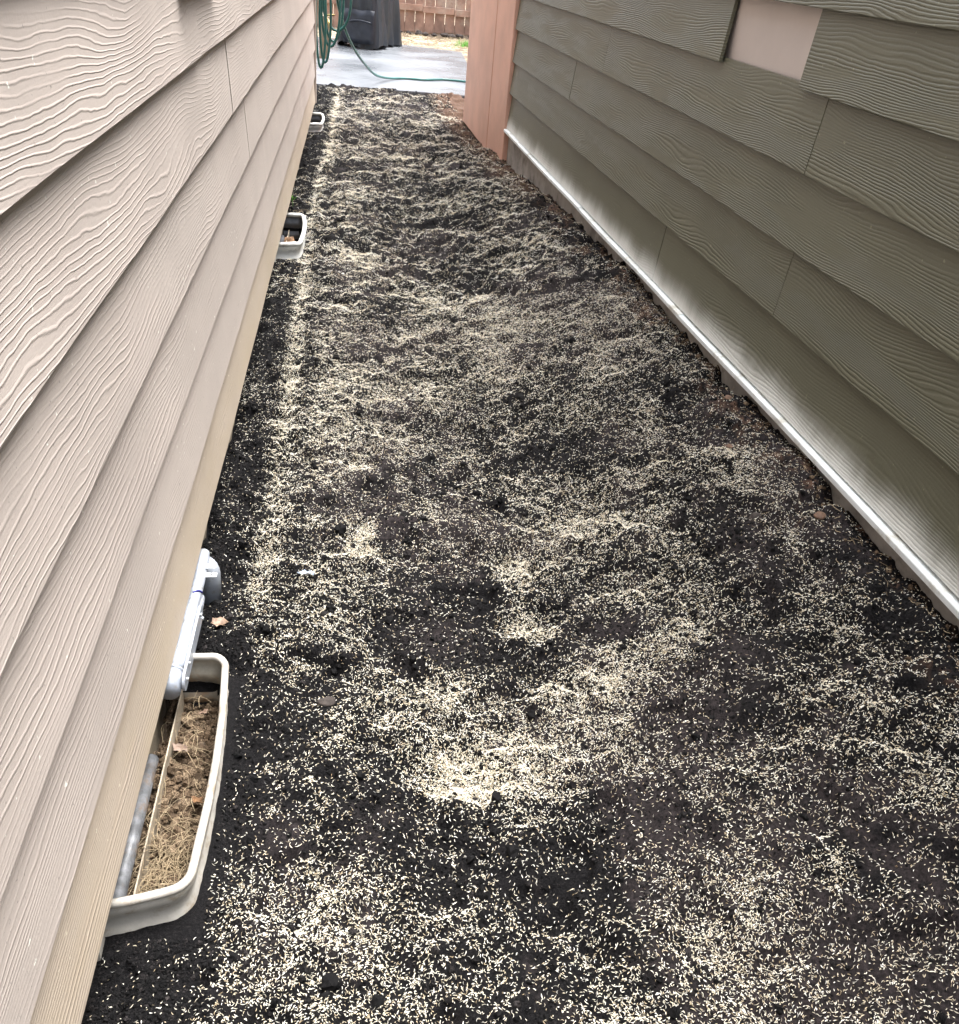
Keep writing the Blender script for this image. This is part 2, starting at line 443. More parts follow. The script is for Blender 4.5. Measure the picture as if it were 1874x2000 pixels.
for y0, y1, xo in WELLS:
    ins = in_well(GX, GY, y0, y1, xo, .012)
    HZ[ins] = -.30
def ground_z(x, y):
    ix = np.clip(np.searchsorted(gx, x)-1, 0, len(gx)-2); iy = np.clip(np.searchsorted(gy, y)-1, 0, len(gy)-2)
    fx = (x-gx[ix])/(gx[ix+1]-gx[ix]); fy = (y-gy[iy])/(gy[iy+1]-gy[iy])
    return (HZ[iy, ix]*(1-fx)+HZ[iy, ix+1]*fx)*(1-fy) + (HZ[iy+1, ix]*(1-fx)+HZ[iy+1, ix+1]*fx)*fy

def grid_mesh(name, GX, GY, GZ, mat):
    ny, nx = GX.shape
    co = np.stack([GX, GY, GZ], -1).reshape(-1, 3).astype(np.float32)
    i = np.arange(ny*nx).reshape(ny, nx)
    q = np.stack([i[:-1, :-1], i[:-1, 1:], i[1:, 1:], i[1:, :-1]], -1).reshape(-1, 4)
    me = bpy.data.meshes.new(name)
    me.vertices.add(len(co)); me.vertices.foreach_set('co', co.ravel())
    me.loops.add(q.size); me.loops.foreach_set('vertex_index', q.ravel().astype(np.int32))
    me.polygons.add(len(q)); me.polygons.foreach_set('loop_start', (np.arange(len(q))*4).astype(np.int32))
    me.update(calc_edges=True); me.validate()
    me.materials.append(mat)
    return link(bpy.data.objects.new(name, me))
soil = grid_mesh('soil', GX, GY, HZ, MT['soil'])
tag(soil, 'dark crumbly topsoil filling the side yard between the two houses', kind='structure')
for nm, arr in (('bare', bm_), ('clay', clay_mask(GX, GY))):
    a = soil.data.attributes.new(nm, 'FLOAT', 'POINT'); a.data.foreach_set('value', arr.ravel().astype(np.float32))

# ground beneath and beyond
g = mesh_obj('ground', [(-150, -150, -.45), (150, -150, -.45), (150, 300, -.45), (-150, 300, -.45)], [(0, 1, 2, 3)], MT['yard'])
tag(g, 'earth under and around the houses', kind='structure')
ygx = np.linspace(-4, 6, 160); ygy = np.linspace(Y_PATIO-.3, 17.2, 130)
YX, YY = np.meshgrid(ygx, ygy)
YZ = -.02 + (fbm(YX*3, YY*3, 30, 3)-.5)*.05 + (fbm(YX*12, YY*12, 31, 2)-.5)*.03
YZ = np.where((YX > -3.4) & (YX < 1.34) & (YY < 14.0), -.12, YZ + .02*sstep(14, 16, YY))
yard = grid_mesh('back_yard', YX, YY, YZ, MT['yard'])
tag(yard, 'straw-strewn bare dirt between patio and cedar fence', kind='structure')

# patio slab
bm = bmesh.new()
pts = [(-3.3, 9.72), (-.36, 9.655), (1.02, 9.585), (1.12, 10.8), (1.26, 12.1), (1.325, 13.6), (.56, 13.98), (-3.3, 14.4)]
top = [bm.verts.new((x, y, .04)) for x, y in pts]; bot = [bm.verts.new((x, y, -.13)) for x, y in pts]
bm.faces.new(top)
for i in range(len(pts)):
    j = (i+1) % len(pts); bm.faces.new((top[j], top[i], bot[i], bot[j]))
bmesh.ops.bevel(bm, geom=[e for e in bm.edges if e.verts[0].co.z > 0 and e.verts[1].co.z > 0], offset=.008, segments=2, affect='EDGES')
bmesh.ops.recalc_face_normals(bm, faces=bm.faces)
patio = from_bm('patio', bm, MT['patio'])
tag(patio, 'wet grey concrete patio slab at the far end of the side yard', kind='structure')

# ------------------------------------------------------------------ siding
def plank_mesh(L, H, th, tilt, wave=.0012, seed=0):
    """local x = length, z = up, y = outward (face at +y). bottom edge sits proud by tilt"""
    n = max(2, int(L/.12)); vs = []; fs = []
    for i in range(n+1):
        x = L*i/n
        w = (math.sin(x*3.1+seed)+math.sin(x*7.7+seed*2))*wave*.5
        b = (math.sin(x*5.3+seed*3))*wave*.5
        prof = [(-th, 0+b), (0-.0015, 0+b), (0, .0015+b), (-tilt, H), (-tilt-th, H)]
        for (y, z) in prof: vs.append((x, y+w, z))
    for i in range(n):
        for j in range(5):
            a = i*5+j; b_ = i*5+(j+1) % 5
            fs.append((a, a+5, b_+5, b_))
    fs.append(tuple(range(5))); fs.append(tuple(n*5+j for j in range(5))[::-1])
    return vs, fs
def plank(parent, L, z0, start, ang, m, seed, H=E_+.035, th=.0105, tilt=.0135):
    """plank running from start along direction ang; outward normal local +y"""
    v, f = plank_mesh(L, H, th, tilt*H/E_, seed=seed)
    o = mesh_obj('siding_plank', v, f, m, parent)
    o.rotation_euler = (0, 0, ang); o.location = (start[0], start[1], z0)
    return o

# --- tan house (left): planks run along -Y so that local +y faces +X
tan = empty('tan_house', (-2.0, 4.0, 0), 'tan house with embossed lap siding on the left of the side yard', 'house')
def P(parent, o):             # keep world placement while parenting to an empty with a location
    o.matrix_parent_inverse = Matrix.Translation(-parent.location) if parent.rotation_euler.z == 0 else parent.matrix_world.inverted()
    return o
LZ0 = .1198
lj = {0: [-0.1, 7.2], 1: [.2, 3.936], 2: [-.2, 3.579, 7.2], 3: [3.034, 6.7], 4: [-1.0, 2.665, 6.3], 5: [-1.2, 2.165, 5.8], 6: [.9, 4.6], 7: [2.6, 6.2], 8: [1.3, 4.9], 9: [.5, 4.1]}
lj[0] = []
for k in range(0, 15):
    js = lj.get(k, [1.0+(k*1.37) % 2.5, 4.7+(k*1.37) % 2.5])
    ys = [-2.2]+sorted(js)+[L_END-.085]
    for a, b in zip(ys[:-1], ys[1:]):
        L = b-a-.0035
        o = plank(tan, L, LZ0+k*E_, (LX, b-.0012), R(-90), MT['tan_low'] if k == 0 else MT['tan'], k*1.7+a)
        P(tan, o)
o = box('corner_board', (-.42, L_END-.085, LZ0-.01), (LX+.006, L_END, 2.8), MT['tan_trim'], tan, .003); P(tan, o)
o = box('end_wall', (-3.8, L_END-.02, -.3), (-.421, L_END-.012, 2.8), MT['tan_trim'], tan); P(tan, o)
o = box('wall_core', (-3.8, -2.2, .10), (-.335, L_END-.021, 2.8), MT['tan_trim'], tan); P(tan, o)
o = box('drip_board', (-.335, -2.2, LZ0+.012), (-.327, L_END-.09, LZ0+.03), MT['tan_trim'], tan); P(tan, o)
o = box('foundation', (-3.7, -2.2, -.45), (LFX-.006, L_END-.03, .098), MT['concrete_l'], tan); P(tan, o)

# --- olive house (right)
olive = empty('olive_house', tuple(rw(3.0, 1.5, 0)), 'dark olive house with wood-grain lap siding on the right of the side yard', 'house')
bpy.context.view_layer.update()
RZA = .4703
off_ang = math.atan2(DR.y, DR.x)
def ry(y):                    # world y on the wall -> distance t
    return (y - NR.y*AR)/DR.y
rj = {-1: [], 0: [ry(2.387)], 1: [ry(5.6)], 2: [ry(4.38), ry(.7)], 3: [ry(2.40), ry(6.0)][:1]}
rj = {-1: [ry(-.6)], 0: [ry(2.387)], 1: [ry(-1.), ry(6.0)], 2: [ry(4.38), ry(.72)], 3: [], 4: []}
rows = []
# row index: -1 bottom course over the flashing, 0 = course whose bottom edge is line A, ...
cuts = {-1: [-2.2, ry(-.6), 3.3, R_PANEL], 0: [-2.2, -.9, ry(2.387), 5.9, R_PANEL], 1: [-2.2, 1.1, ry(4.9), R_PANEL], 2: [-2.2, ry(2.40), ry(4.38), R_PANEL]}
for k in range(-1, 13):
    z0 = RZA + k*E_
    c = cuts.get(k, [-2.2, .4+(k*1.31) % 2.2, 3.6+(k*1.31) % 2.2, R_PANEL])
    if k == -1: z0 = .268; 
    segs = list(zip(c[:-1], c[1:]))
    if k == 3: segs = [(-2.2, ry(2.54)), (ry(3.10), R_PANEL)]
    for a, b in segs:
        L = b-a-.0025
        Hh = .225 if k == -1 else (E_+.013 if k == 2 else E_+.035)
        # local +y must face the alley (-NR): x axis along DR gives +y = -NR
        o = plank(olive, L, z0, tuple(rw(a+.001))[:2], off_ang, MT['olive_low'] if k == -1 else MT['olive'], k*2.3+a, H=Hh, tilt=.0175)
        P(olive, o)
def rbox(name, t0, t1, o0, o1, z0, z1, m, bev=0.0):
    bm = bmesh.new(); bm_box(bm, (t0, -o1, z0), (t1, -o0, z1), bev)
    ob = from_bm(name, bm, m, olive); ob.rotation_euler = (0, 0, off_ang)
    p = NR*AR; ob.location = (p.x, p.y, 0); P(olive, ob); return ob
rbox('wall_core', -2.2, R_PANEL+.01, .0335, 3.0, .245, 2.8, MT['sheath'])
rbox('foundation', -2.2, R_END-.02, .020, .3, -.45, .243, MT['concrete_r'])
for i, (t0, t1) in enumerate([(R_PANEL, 7.02), (7.022, R_END)]):
    rbox('corner_board', t0, t1, -.012-.004*i, .03, .02, 2.8, MT['salmon'], .004)  # far end of the olive wall, carrying the smear's salmon colour
rbox('end_wall', R_END-.03, R_END, .031, 3.0, -.4, 2.8, MT['salmon'])
# flashing: a folded metal strip in three lengths, slightly lapped
prof = [(.030, .2645), (.004, .2620), (-.012, .2605), (-.0135, .2585), (-.0135, .247), (.020, .246)]
for i, (t0, t1) in enumerate([(-2.2, ry(3.02)), (ry(3.0), ry(4.45)), (ry(4.43), R_PANEL)]):
    vs = []; fs = []; n = 24
    for s_ in range(n+1):
        t = t0+(t1-t0)*s_/n; wz = .0015*math.sin(t*4+i)+.001*i
        for (o_, z_) in prof: vs.append((t, -(o_-.0015*i+.0012*math.sin(t*6)), z_+wz))
    m_ = len(prof)
    for s_ in range(n):
        for j in range(m_-1):
            a = s_*m_+j; fs.append((a, a+m_, a+m_+1, a+1))
    ob = mesh_obj('flashing_strip', vs, fs, MT['flash'], olive)
    so = ob.modifiers.new('t', 'SOLIDIFY'); so.thickness = .0012
    ob.rotation_euler = (0, 0, off_ang); p = NR*AR; ob.location = (p.x, p.y, 0); P(olive, ob)

# fixture low on the frame edge of the tan wall
fx = empty('wall_box', (LX, 1.98, 1.135), 'dark grey metal utility box on the tan siding at the upper left', 'utility box')
for nm, lo, hi in (('housing', (0, 0, 0.012), (.012, .44, .30)), ('cover', (.012, -.006, .018), (.020, .446, .31))):
    P(fx, box(nm, tuple(a+b for a, b in zip(lo, fx.location)), tuple(a+b for a, b in zip(hi, fx.location)), MT['box'], fx, .004))

# ------------------------------------------------------------------ window wells
well_lab = ['large cream window well in the foreground filled with brown clods and straw',
            'white window well halfway along the tan wall with brown leaves inside',
            'farthest and smallest white window well by the tan wall near the patio']
def well(i, y0, y1, xo, rim_z, mat, mat_in):
    root = empty('window_well', (LFX, (y0+y1)/2, 0), well_lab[i], 'window well', 'window wells along the tan wall')
    r = .052
    path = [(LFX, y0)]
    for k in range(9):
        a = -math.pi/2+.25 + (math.pi/2-.25)*k/8
        path.append((xo-r+r*math.cos(a), y0+.016+r+r*math.sin(a)))
    path.insert(1, (LFX+.04, y0+.006))
    mid = (y0+y1)/2
    path.append((xo+.006, y0+(y1-y0)*.35)); path.append((xo+.007, mid)); path.append((xo+.004, y0+(y1-y0)*.7))
    r2 = .038
    for k in range(9):
        a = (math.pi/2)*k/8
        path.append((xo-.006-r2+r2*math.cos(a), y1-r2+r2*math.sin(a)))
    path.append((LFX, y1))
    # shell: vertical corrugation rows
    zs = [rim_z-.002-.008*j for j in range(36)]
    def offs(z): d = rim_z-z; return .0045*math.sin(d/.055*2*math.pi)+(.0 if d > .01 else 0)
    cen = Vector(((LFX+xo)/2, mid))
    vs = []; vi = []
    N = len(path)
    for z in zs:
        for j, (x, y) in enumerate(path):
            p = Vector((x, y)); a = Vector(path[max(0, j-1)]); b = Vector(path[min(N-1, j+1)])
            t = (b-a).normalized(); nrm = Vector((t.y, -t.x))
            q = p+nrm*(offs(z)-.006); vs.append((q.x, q.y, z)); q2 = p+nrm*(offs(z)-.010); vi.append((q2.x, q2.y, z))
    fs = [(k*N+j, k*N+j+1, (k+1)*N+j+1, (k+1)*N+j) for k in range(len(zs)-1) for j in range(N-1)]
    P(root, mesh_obj('shell', vs, fs, mat, root, True))
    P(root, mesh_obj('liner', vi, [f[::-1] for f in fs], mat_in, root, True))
    # rolled rim: outer bead and a top lip
    rim = []
    for j, (x, y) in enumerate(path):
        a = Vector(path[max(0, j-1)]); b = Vector(path[min(N-1, j+1)]); t = (b-a).normalized(); nrm = Vector((t.y, -t.x))
        rim.append(((x-nrm.x*.006), (y-nrm.y*.006), rim_z+.0015*math.sin(j*.7)))
    rr = tube('rim', rim, .0068 if i == 0 else .0100, mat, root, 10); P(root, rr)
    for yy, nm in ((y0-.03, 'flange'), (y1, 'flange')):
        P(root, box(nm, (LFX-.006, yy, -.12), (LFX+.003, yy+.03, rim_z), mat, root, .001))
    return root
w1 = well(0, *WELLS[0], .058, MT['well'], MT['well_in'])
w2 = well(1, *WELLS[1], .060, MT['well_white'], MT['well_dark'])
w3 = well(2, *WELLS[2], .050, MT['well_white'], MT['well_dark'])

# vent frames in the foundation behind the wells (parts of the tan house)
for (y0, y1, xo), m1 in zip(WELLS, ('steel', 'well_dark', 'well_dark')):
    P(tan, tube('vent_rail', [(LFX+.010, y0+.03, .012), (LFX+.008, y1-.22, .008)], .0125, MT[m1], tan, 8))
    P(tan, box('vent_frame', (LFX+.026, y0+.05, -.075), (LFX+.029, y1-.02, -.008), MT['vent_frame'], tan, .001))
    P(tan, box('vent_panel', (LFX-.005, y0+.03, -.2), (LFX-.003, y1-.03, .08), MT['concrete_l'], tan))

# well fill: soil surface
def fill(i, y0, y1, xo, z):
    xs = np.linspace(LFX-.01, xo-.006, 26); ys = np.linspace(y0+.008, y1-.008, 90)
    X, Y = np.meshgrid(xs, ys)
    Z = z + (fbm(X*25, Y*25, 40+i, 3)-.5)*.05 + (np.abs(fbm(X*80, Y*80, 44+i, 2)-.5))*.03
    Z = np.where(in_well(X, Y, y0, y1, xo, .007), Z, -.2)
    s = NT('well_earth'); geo = s.n('ShaderNodeNewGeometry').outputs['Position']
    c = s.ramp(s.noise(geo, 60, 6, .7), [(.3, (.04, .028, .019)), (.5, (.12, .085, .055)), (.75, (.24, .18, .12))])
    s.base(c); s.rough(.9); s.normal(s.bump(s.noise(geo, 220, 5, .7), .006))
    o = grid_mesh('well_earth', X, Y, Z, s.m)
    lab = ['brown crumbled earth inside the large foreground window well', 'brown earth inside the middle window well', 'dark earth inside the farthest window well'][i]
    tag(o, lab, kind='stuff'); return X, Y, Z
f1 = fill(0, *WELLS[0], -.055)
f2 = fill(1, *WELLS[1], -.09)
f3 = fill(2, *WELLS[2], -.12)

# ------------------------------------------------------------------ conduit fitting on the foundation
cx = -.303
cd = empty('electrical_conduit', (cx, 1.6, .07), 'light grey conduit with covered junction body under the tan siding above the big window well', 'conduit')
zc = .075
P(cd, tube('pipe', catmull([(cx-.004, 1.80, zc+.012), (cx-.002, 1.73, zc+.008), (cx-.004, 1.66, zc), (cx-.006, 1.58, zc)], 5), .0135, MT['pvc'], cd, 14))
P(cd, tube('lower_pipe', [(cx+.002, 1.68, zc-.018), (cx+.004, 1.60, zc-.02)], .011, MT['pvc'], cd, 12))
def conduit_body():
    bm = bmesh.new()
    bm_box(bm, (cx-.030, 1.425, zc-.020), (cx+.012, 1.615, zc+.020), .010)
    return from_bm('junction_body', bm, MT['pvc'], cd, True)
P(cd, conduit_body())
P(cd, tube('coupling', [(cx-.012, 1.447, zc-.004), (cx-.012, 1.385, zc-.012)], .022, MT['pvc'], cd, 18))
P(cd, tube('coupling_collar', [(cx-.012, 1.432, zc-.006), (cx-.012, 1.424, zc-.007)], .0245, MT['pvc'], cd, 18))
bm = bmesh.new()
prof = []
for k in range(24):
    a = 2*math.pi*k/24; yy = 1.50+(.098 if math.sin(a) > 0 else .098)*math.sin(a); prof.append((yy, zc+.020*math.cos(a)))
prof = []
for k in range(13): a = math.pi*k/12; prof.append((1.600+.018*math.sin(a), zc+.018*math.cos(a)))
for k in range(13): a = math.pi+math.pi*k/12; prof.append((1.400+.018*math.sin(a), zc-.008*0+.018*math.cos(a)))
va = [bm.verts.new((cx+.013, y, z)) for y, z in prof]; vb = [bm.verts.new((cx+.018, y, z)) for y, z in prof]
bm.faces.new(vb)
for j in range(len(prof)):
    k = (j+1) % len(prof); bm.faces.new((va[j], va[k], vb[k], vb[j]))
bmesh.ops.recalc_face_normals(bm, faces=bm.faces)
P(cd, from_bm('cover_plate', bm, MT['pvc'], cd))
for (yy, zz) in ((1.405, zc), (1.435, zc+.012), (1.585, zc+.01), (1.60, zc-.01)):
    P(cd, tube('screw', [(cx+.018, yy, zz), (cx+.0215, yy, zz)], .0035, MT['zinc'], cd, 10))
P(cd, tube('blue_mark', catmull([(cx+.0105, 1.668, zc+.004), (cx+.004, 1.662, zc+.0125), (cx-.006, 1.655, zc+.013)], 4), .002, MT['blue_ink'], cd, 6))
# strap
bm = bmesh.new(); bm_box(bm, (cx-.018, 1.735, zc+.016), (cx+.030, 1.752, zc+.0195), .0012); bm_box(bm, (cx-.014, 1.712, zc+.010), (cx+.034, 1.728, zc+.013), .0012)
P(cd, from_bm('strap', bm, MT['zinc'], cd))
for xx, yy, zz in ((cx+.020, 1.744, zc+.0195), (cx+.026, 1.720, zc+.013)):
    P(cd, tube('strap_screw', [(xx, yy, zz), (xx, yy, zz+.003)], .005, MT['zinc'], cd, 10))
# elbow running into the soil
el = []
for k in range(9):
    a = math.pi/2*k/8
    el.append((cx-.022+.028*math.sin(a), 1.79, zc-.030+.022*math.cos(a)))
el.append((cx+.006, 1.79, -.04))
P(cd, tube('elbow', el, .024, MT['zinc'] if False else MT['pvc'], cd, 18))

# ------------------------------------------------------------------ instanced stuff (geometry nodes)
def inst_object(name, pts, rots, scales, tints, variants, label):
    n = len(pts)
    me = bpy.data.meshes.new(name); me.vertices.add(n); me.vertices.foreach_set('co', np.asarray(pts, np.float32).ravel())
    for an, arr in (('scl', scales), ('tint', tints)):
        a = me.attributes.new(an, 'FLOAT', 'POINT'); a.data.foreach_set('value', np.asarray(arr, np.float32))
    a = me.attributes.new('rot', 'FLOAT_VECTOR', 'POINT'); a.data.foreach_set('vector', np.asarray(rots, np.float32).ravel())
    a = me.attributes.new('var', 'INT', 'POINT'); a.data.foreach_set('value', rng.integers(0, len(variants), n).astype(np.int32))
    o = link(bpy.data.objects.new(name, me)); tag(o, label, kind='stuff')
    ng = bpy.data.node_groups.new(name+'_nodes', 'GeometryNodeTree')
    ng.interface.new_socket('Geometry', in_out='INPUT', socket_type='NodeSocketGeometry')
    ng.interface.new_socket('Geometry', in_out='OUTPUT', socket_type='NodeSocketGeometry')
    gi = ng.nodes.new('NodeGroupInput'); go = ng.nodes.new('NodeGroupOutput')
    iop = ng.nodes.new('GeometryNodeInstanceOnPoints')
    g2i = ng.nodes.new('GeometryNodeGeometryToInstance')
    for v in reversed(variants):
        oi = ng.nodes.new('GeometryNodeObjectInfo'); oi.inputs['Object'].default_value = v
        ng.links.new(oi.outputs['Geometry'], g2i.inputs[0])
    def attr(nm, t):
        a = ng.nodes.new('GeometryNodeInputNamedAttribute'); a.data_type = t; a.inputs[0].default_value = nm; return a.outputs[0]
    iop.inputs['Pick Instance'].default_value = True
    ng.links.new(g2i.outputs[0], iop.inputs['Instance'])
    ng.links.new(attr('var', 'INT'), iop.inputs['Instance Index'])
    e2r = ng.nodes.new('FunctionNodeEulerToRotation'); ng.links.new(attr('rot', 'FLOAT_VECTOR'), e2r.inputs[0])
    ng.links.new(e2r.outputs[0], iop.inputs['Rotation'])
    ng.links.new(attr('scl', 'FLOAT'), iop.inputs['Scale'])
    ng.links.new(gi.outputs[0], iop.inputs['Points'])
    ng.links.new(iop.outputs[0], go.inputs[0])
    md = o.modifiers.new('scatter', 'NODES'); md.node_group = ng
    return o
def hidden_mesh(name, vs, fs, m, smooth=False):
    me = bpy.data.meshes.new(name); me.from_pydata([tuple(v) for v in vs], [], [tuple(f) for f in fs]); me.materials.append(m)
    if smooth: me.polygons.foreach_set('use_smooth', [True]*len(me.polygons))
    return bpy.data.objects.new(name, me)
def seed_geo(L, W, bend, T=.0009):
    k = 5; vs = []; fs = []
    ws = [.12, .8, 1, .75, .1]
    for i in range(k):
        t = i/(k-1)-.5; x = t*L; yc = bend*(4*t*t)*L; z = T*.6+ .15*bend*L*t
        w = W*.5*ws[i]
        vs += [(x, yc-w, z), (x, yc, z+T*ws[i]), (x, yc+w, z), (x, yc, z-T*ws[i]*.6)]
    for i in range(k-1):
        for j in range(4):
            a = i*4+j; b = i*4+(j+1) % 4; fs.append((a, b, b+4, a+4))
    fs.append((3, 2, 1, 0)); fs.append((k*4-4, k*4-3, k*4-2, k*4-1))
    return vs, fs
seedv = []
for i, (L, W, b) in enumerate([(.0044, .0011, .03), (.0052, .0010, .16), (.0036, .0014, .0), (.0062, .0008, .26), (.0046, .0012, -.12), (.0030, .0013, .1), (.0072, .0006, .18)]):
    v, f = seed_geo(L, W, b); seedv.append(hidden_mesh('seed_shape', v, f, MT['seed']))
clusv = []
for c in range(6):
    V = []; F = []
    for q in range(7):
        L, W, b = [(.0058, .0012, .03), (.0066, .0011, .16), (.0048, .0014, 0)][q % 3]
        v, f = seed_geo(L, W, b); a = random.random()*6.28; r = .019*math.sqrt(random.random()); ph = random.random()*6.28
        ox, oy, oz = r*math.cos(ph), r*math.sin(ph), random.random()*.002
        n0 = len(V)
        ca, sa = math.cos(a), math.sin(a); tl = random.uniform(-.25, .25)
        V += [(x*ca-y*sa+ox, x*sa+y*ca+oy, z+oz+x*tl) for x, y, z in v]; F += [tuple(i+n0 for i in ff) for ff in f]
    clusv.append(hidden_mesh('seed_cluster', V, F, MT['seed']))
def clod_variant(m, sub=1, seed=0):
    bm = bmesh.new(); bmesh.ops.create_icosphere(bm, subdivisions=sub, radius=.5)
    rr = random.Random(seed)
    for v in bm.verts:
        v.co *= rr.uniform(.68, 1.2); v.co.z *= .75
    me = bpy.data.meshes.new('clod'); bm.to_mesh(me); bm.free(); me.materials.append(m)
    return bpy.data.objects.new('clod', me)
soil_clods = [clod_variant(MT['crumb'], 2 if i < 2 else 1, i) for i in range(6)]
brown_clods = [clod_variant(MT['brown_crumb'], 2, 20+i) for i in range(5)]

def seed_density(x, y):
    """seeds per square metre"""
    n = fbm(x*5, y*4, 50, 3)*.5 + fbm(x*17, y*14, 53, 2)*.25 + fbm(x*52, y*45, 54, 2)*.25
    far = sstep(2.8, 5.5, y)
    n2 = fbm(x*4.5, y*11, 57, 3)
    base = np.clip((n-.35)*6.2, .30, 2.1)
    base_f = np.clip((n*.5+n2*.5-.41)*10, .22, 2.4)
    d = 42000*(base*(1-far)+base_f*.42*far)
    # raised seam of seed along the middle, near part
    for bx, by, rx, ry, s in BRIGHT:
        w = np.exp(-(((x-bx)/rx)**2+((y-by)/ry)**2)**1.3); nn = .5+fbm(x*40, y*40, 60, 2)
        d = d + w*s*52000*nn
    for bx, by, rx, ry, s in DARK:
        d = d*(1-s*np.exp(-(((x-bx)/rx)**2+((y-by)/ry)**2)))
    tx = track_x(y); wtr = np.interp(y, [1.7, 1.9, 4.0, 6, 9], [.042, .038, .019, .020, .02])
    on = sstep(1.62, 1.85, y)*(.7+.4*sstep(.42, .6, fbm(y*1.3, y*0, 70, 2)))
    d = d*(1-.45*on*np.exp(-((x-tx-.06)/.022)**2))
    d = d + on*150000*np.exp(-((x-tx+.012*(fbm(x*9, y*14, 74, 2)-.5))/wtr)**2)*(.35+1.1*fbm(x*34, y*20, 72, 3)**1.5)
    on2 = sstep(4.0, 5.0, y)
    d = d + on2*16000*np.exp(-((x-tx-.055)/.012)**2)
    # sparse strip along the tan wall
    strip = sstep(-.245, -.165, x + .03*(fbm(y*3, x*0, 75, 2)-.5))
    d = d*(.32+.68*strip)*np.where((y < 1.6), .35+.65*sstep(-.20, -.15, x), 1)
    # thin next to the olive foundation
    dw = wall_d(x, y); d = d*(.35+.65*sstep(.02, .14, dw))
    d = np.where((y > 6.2) & (x < .9), d*1.15, d)
    d = d*(1-.15*bare_mask(x, y))
    d = d*(1-sstep(Y_PATIO-.22, Y_PATIO-.05, y)*.9)
    return d
def scatter(x0, x1, y0, y1, densf, dmax):
    n = rng.poisson((x1-x0)*(y1-y0)*dmax)
    x = rng.uniform(x0, x1, n); y = rng.uniform(y0, y1, n)
    k = rng.random(n)*dmax < densf(x, y); x, y = x[k], y[k]
    ok = (wall_d(x, y) > -.015) & (x > LFX+.002)
    for a, b, xo in WELLS: ok &= ~((x < xo+.012) & (y > a-.008) & (y < b+.008))
    return x[ok], y[ok]
def slope_rot(x, y, jitter):
    e = .012
    zx = (ground_z(x+e, y)-ground_z(x-e, y))/(2*e); zy = (ground_z(x, y+e)-ground_z(x, y-e))/(2*e)
    n = len(x); yaw = rng.uniform(0, 2*np.pi, n)
    # approximate euler: tilt applied before yaw, expressed in the seed's own frame
    c, s = np.cos(yaw), np.sin(yaw)
    gxl = zx*c+zy*s; gyl = -zx*s+zy*c
    return np.stack([np.arctan(gyl)+rng.normal(0, jitter, n), -np.arctan(gxl)+rng.normal(0, jitter, n), yaw], 1)
NEAR = 3.6
x, y = scatter(-.336, 1.2, .40, NEAR, seed_density, 230000)
z = ground_z(x, y) + rng.normal(0, .0011, len(x)) + .0022
inst_object('grass_seed', np.stack([x, y, z], 1), slope_rot(x, y, .32), rng.uniform(.75, 1.25, len(x)), rng.random(len(x)), seedv,
            'pale cream grass seed sprinkled in drifts over the near dark soil')
print('near seeds', len(x))
x, y = scatter(-.336, 1.1, NEAR, Y_PATIO, lambda a, b: seed_density(a, b)/7., 110000/7.)
z = ground_z(x, y) + .003
inst_object('grass_seed', np.stack([x, y, z], 1), slope_rot(x, y, .08), rng.uniform(.9, 1.15, len(x)), rng.random(len(x)), clusv,
            'pale cream grass seed lying in streaks over the far soil before the patio')
print('far clusters', len(x))
# soil crumbs
def crumb_density(x, y):
    b = bare_mask(x, y)
    n = fbm(x*9, y*9, 80, 3)
    d = 48000*np.clip((n-.25)*2.4, .25, 1.5)*(1-.6*b)
    d = d*(1+1.2*(1-sstep(-.26, -.12, x)))
    return d*np.interp(y, [2.0, 4, 9], [1, .4, .13])
x, y = scatter(-.336, 1.2, .40, Y_PATIO, crumb_density, 150000)
sz = np.clip(rng.lognormal(math.log(.0030), .5, len(x)), .0013, .015)*np.interp(y, [0, 3, 9], [1, 1.25, 2.0])
z = ground_z(x, y)+sz*.05
inst_object('soil_crumbs', np.stack([x, y, z], 1), rng.uniform(0, 6.28, (len(x), 3)), sz, rng.random(len(x))**1.6, soil_clods,
            'black crumbs and clods of soil scattered over the side yard')
print('crumbs', len(x))
x, y = scatter(-.336, 1.2, .40, Y_PATIO, lambda a, b: np.clip((fbm(a*7, b*7, 90, 3)-.40)*6, .08, 1.4)*np.interp(b, [.5, 3, 9], [260, 520, 700])*(1-.6*bare_mask(a, b)), 1000)
sz = np.clip(rng.lognormal(math.log(.011), .4, len(x)), .006, .028)
z = ground_z(x, y)+sz*.05
inst_object('soil_clods', np.stack([x, y, z], 1), rng.uniform(0, 6.28, (len(x), 3)), sz, rng.random(len(x))**2, soil_clods[:2],
            'larger black clods of soil lying among the seed')
# clay crumbs by the olive foundation
x, y = scatter(.7, 1.2, .40, 8.3, lambda a, b: 9000*np.clip(clay_mask(a, b), 0, 1)+60+7000*(1-sstep(.0, .05, wall_d(a, b)))*sstep(.4, .6, fbm(b*5, a*5, 95, 2)), 14000)
sz = np.clip(rng.lognormal(math.log(.0045), .5, len(x)), .0015, .017)
z = ground_z(x, y)+sz*.15
inst_object('clay_crumbs', np.stack([x, y, z], 1), rng.uniform(0, 6.28, (len(x), 3)), sz, rng.random(len(x)), brown_clods,
            'reddish brown clay crumbs along the foot of the olive house')
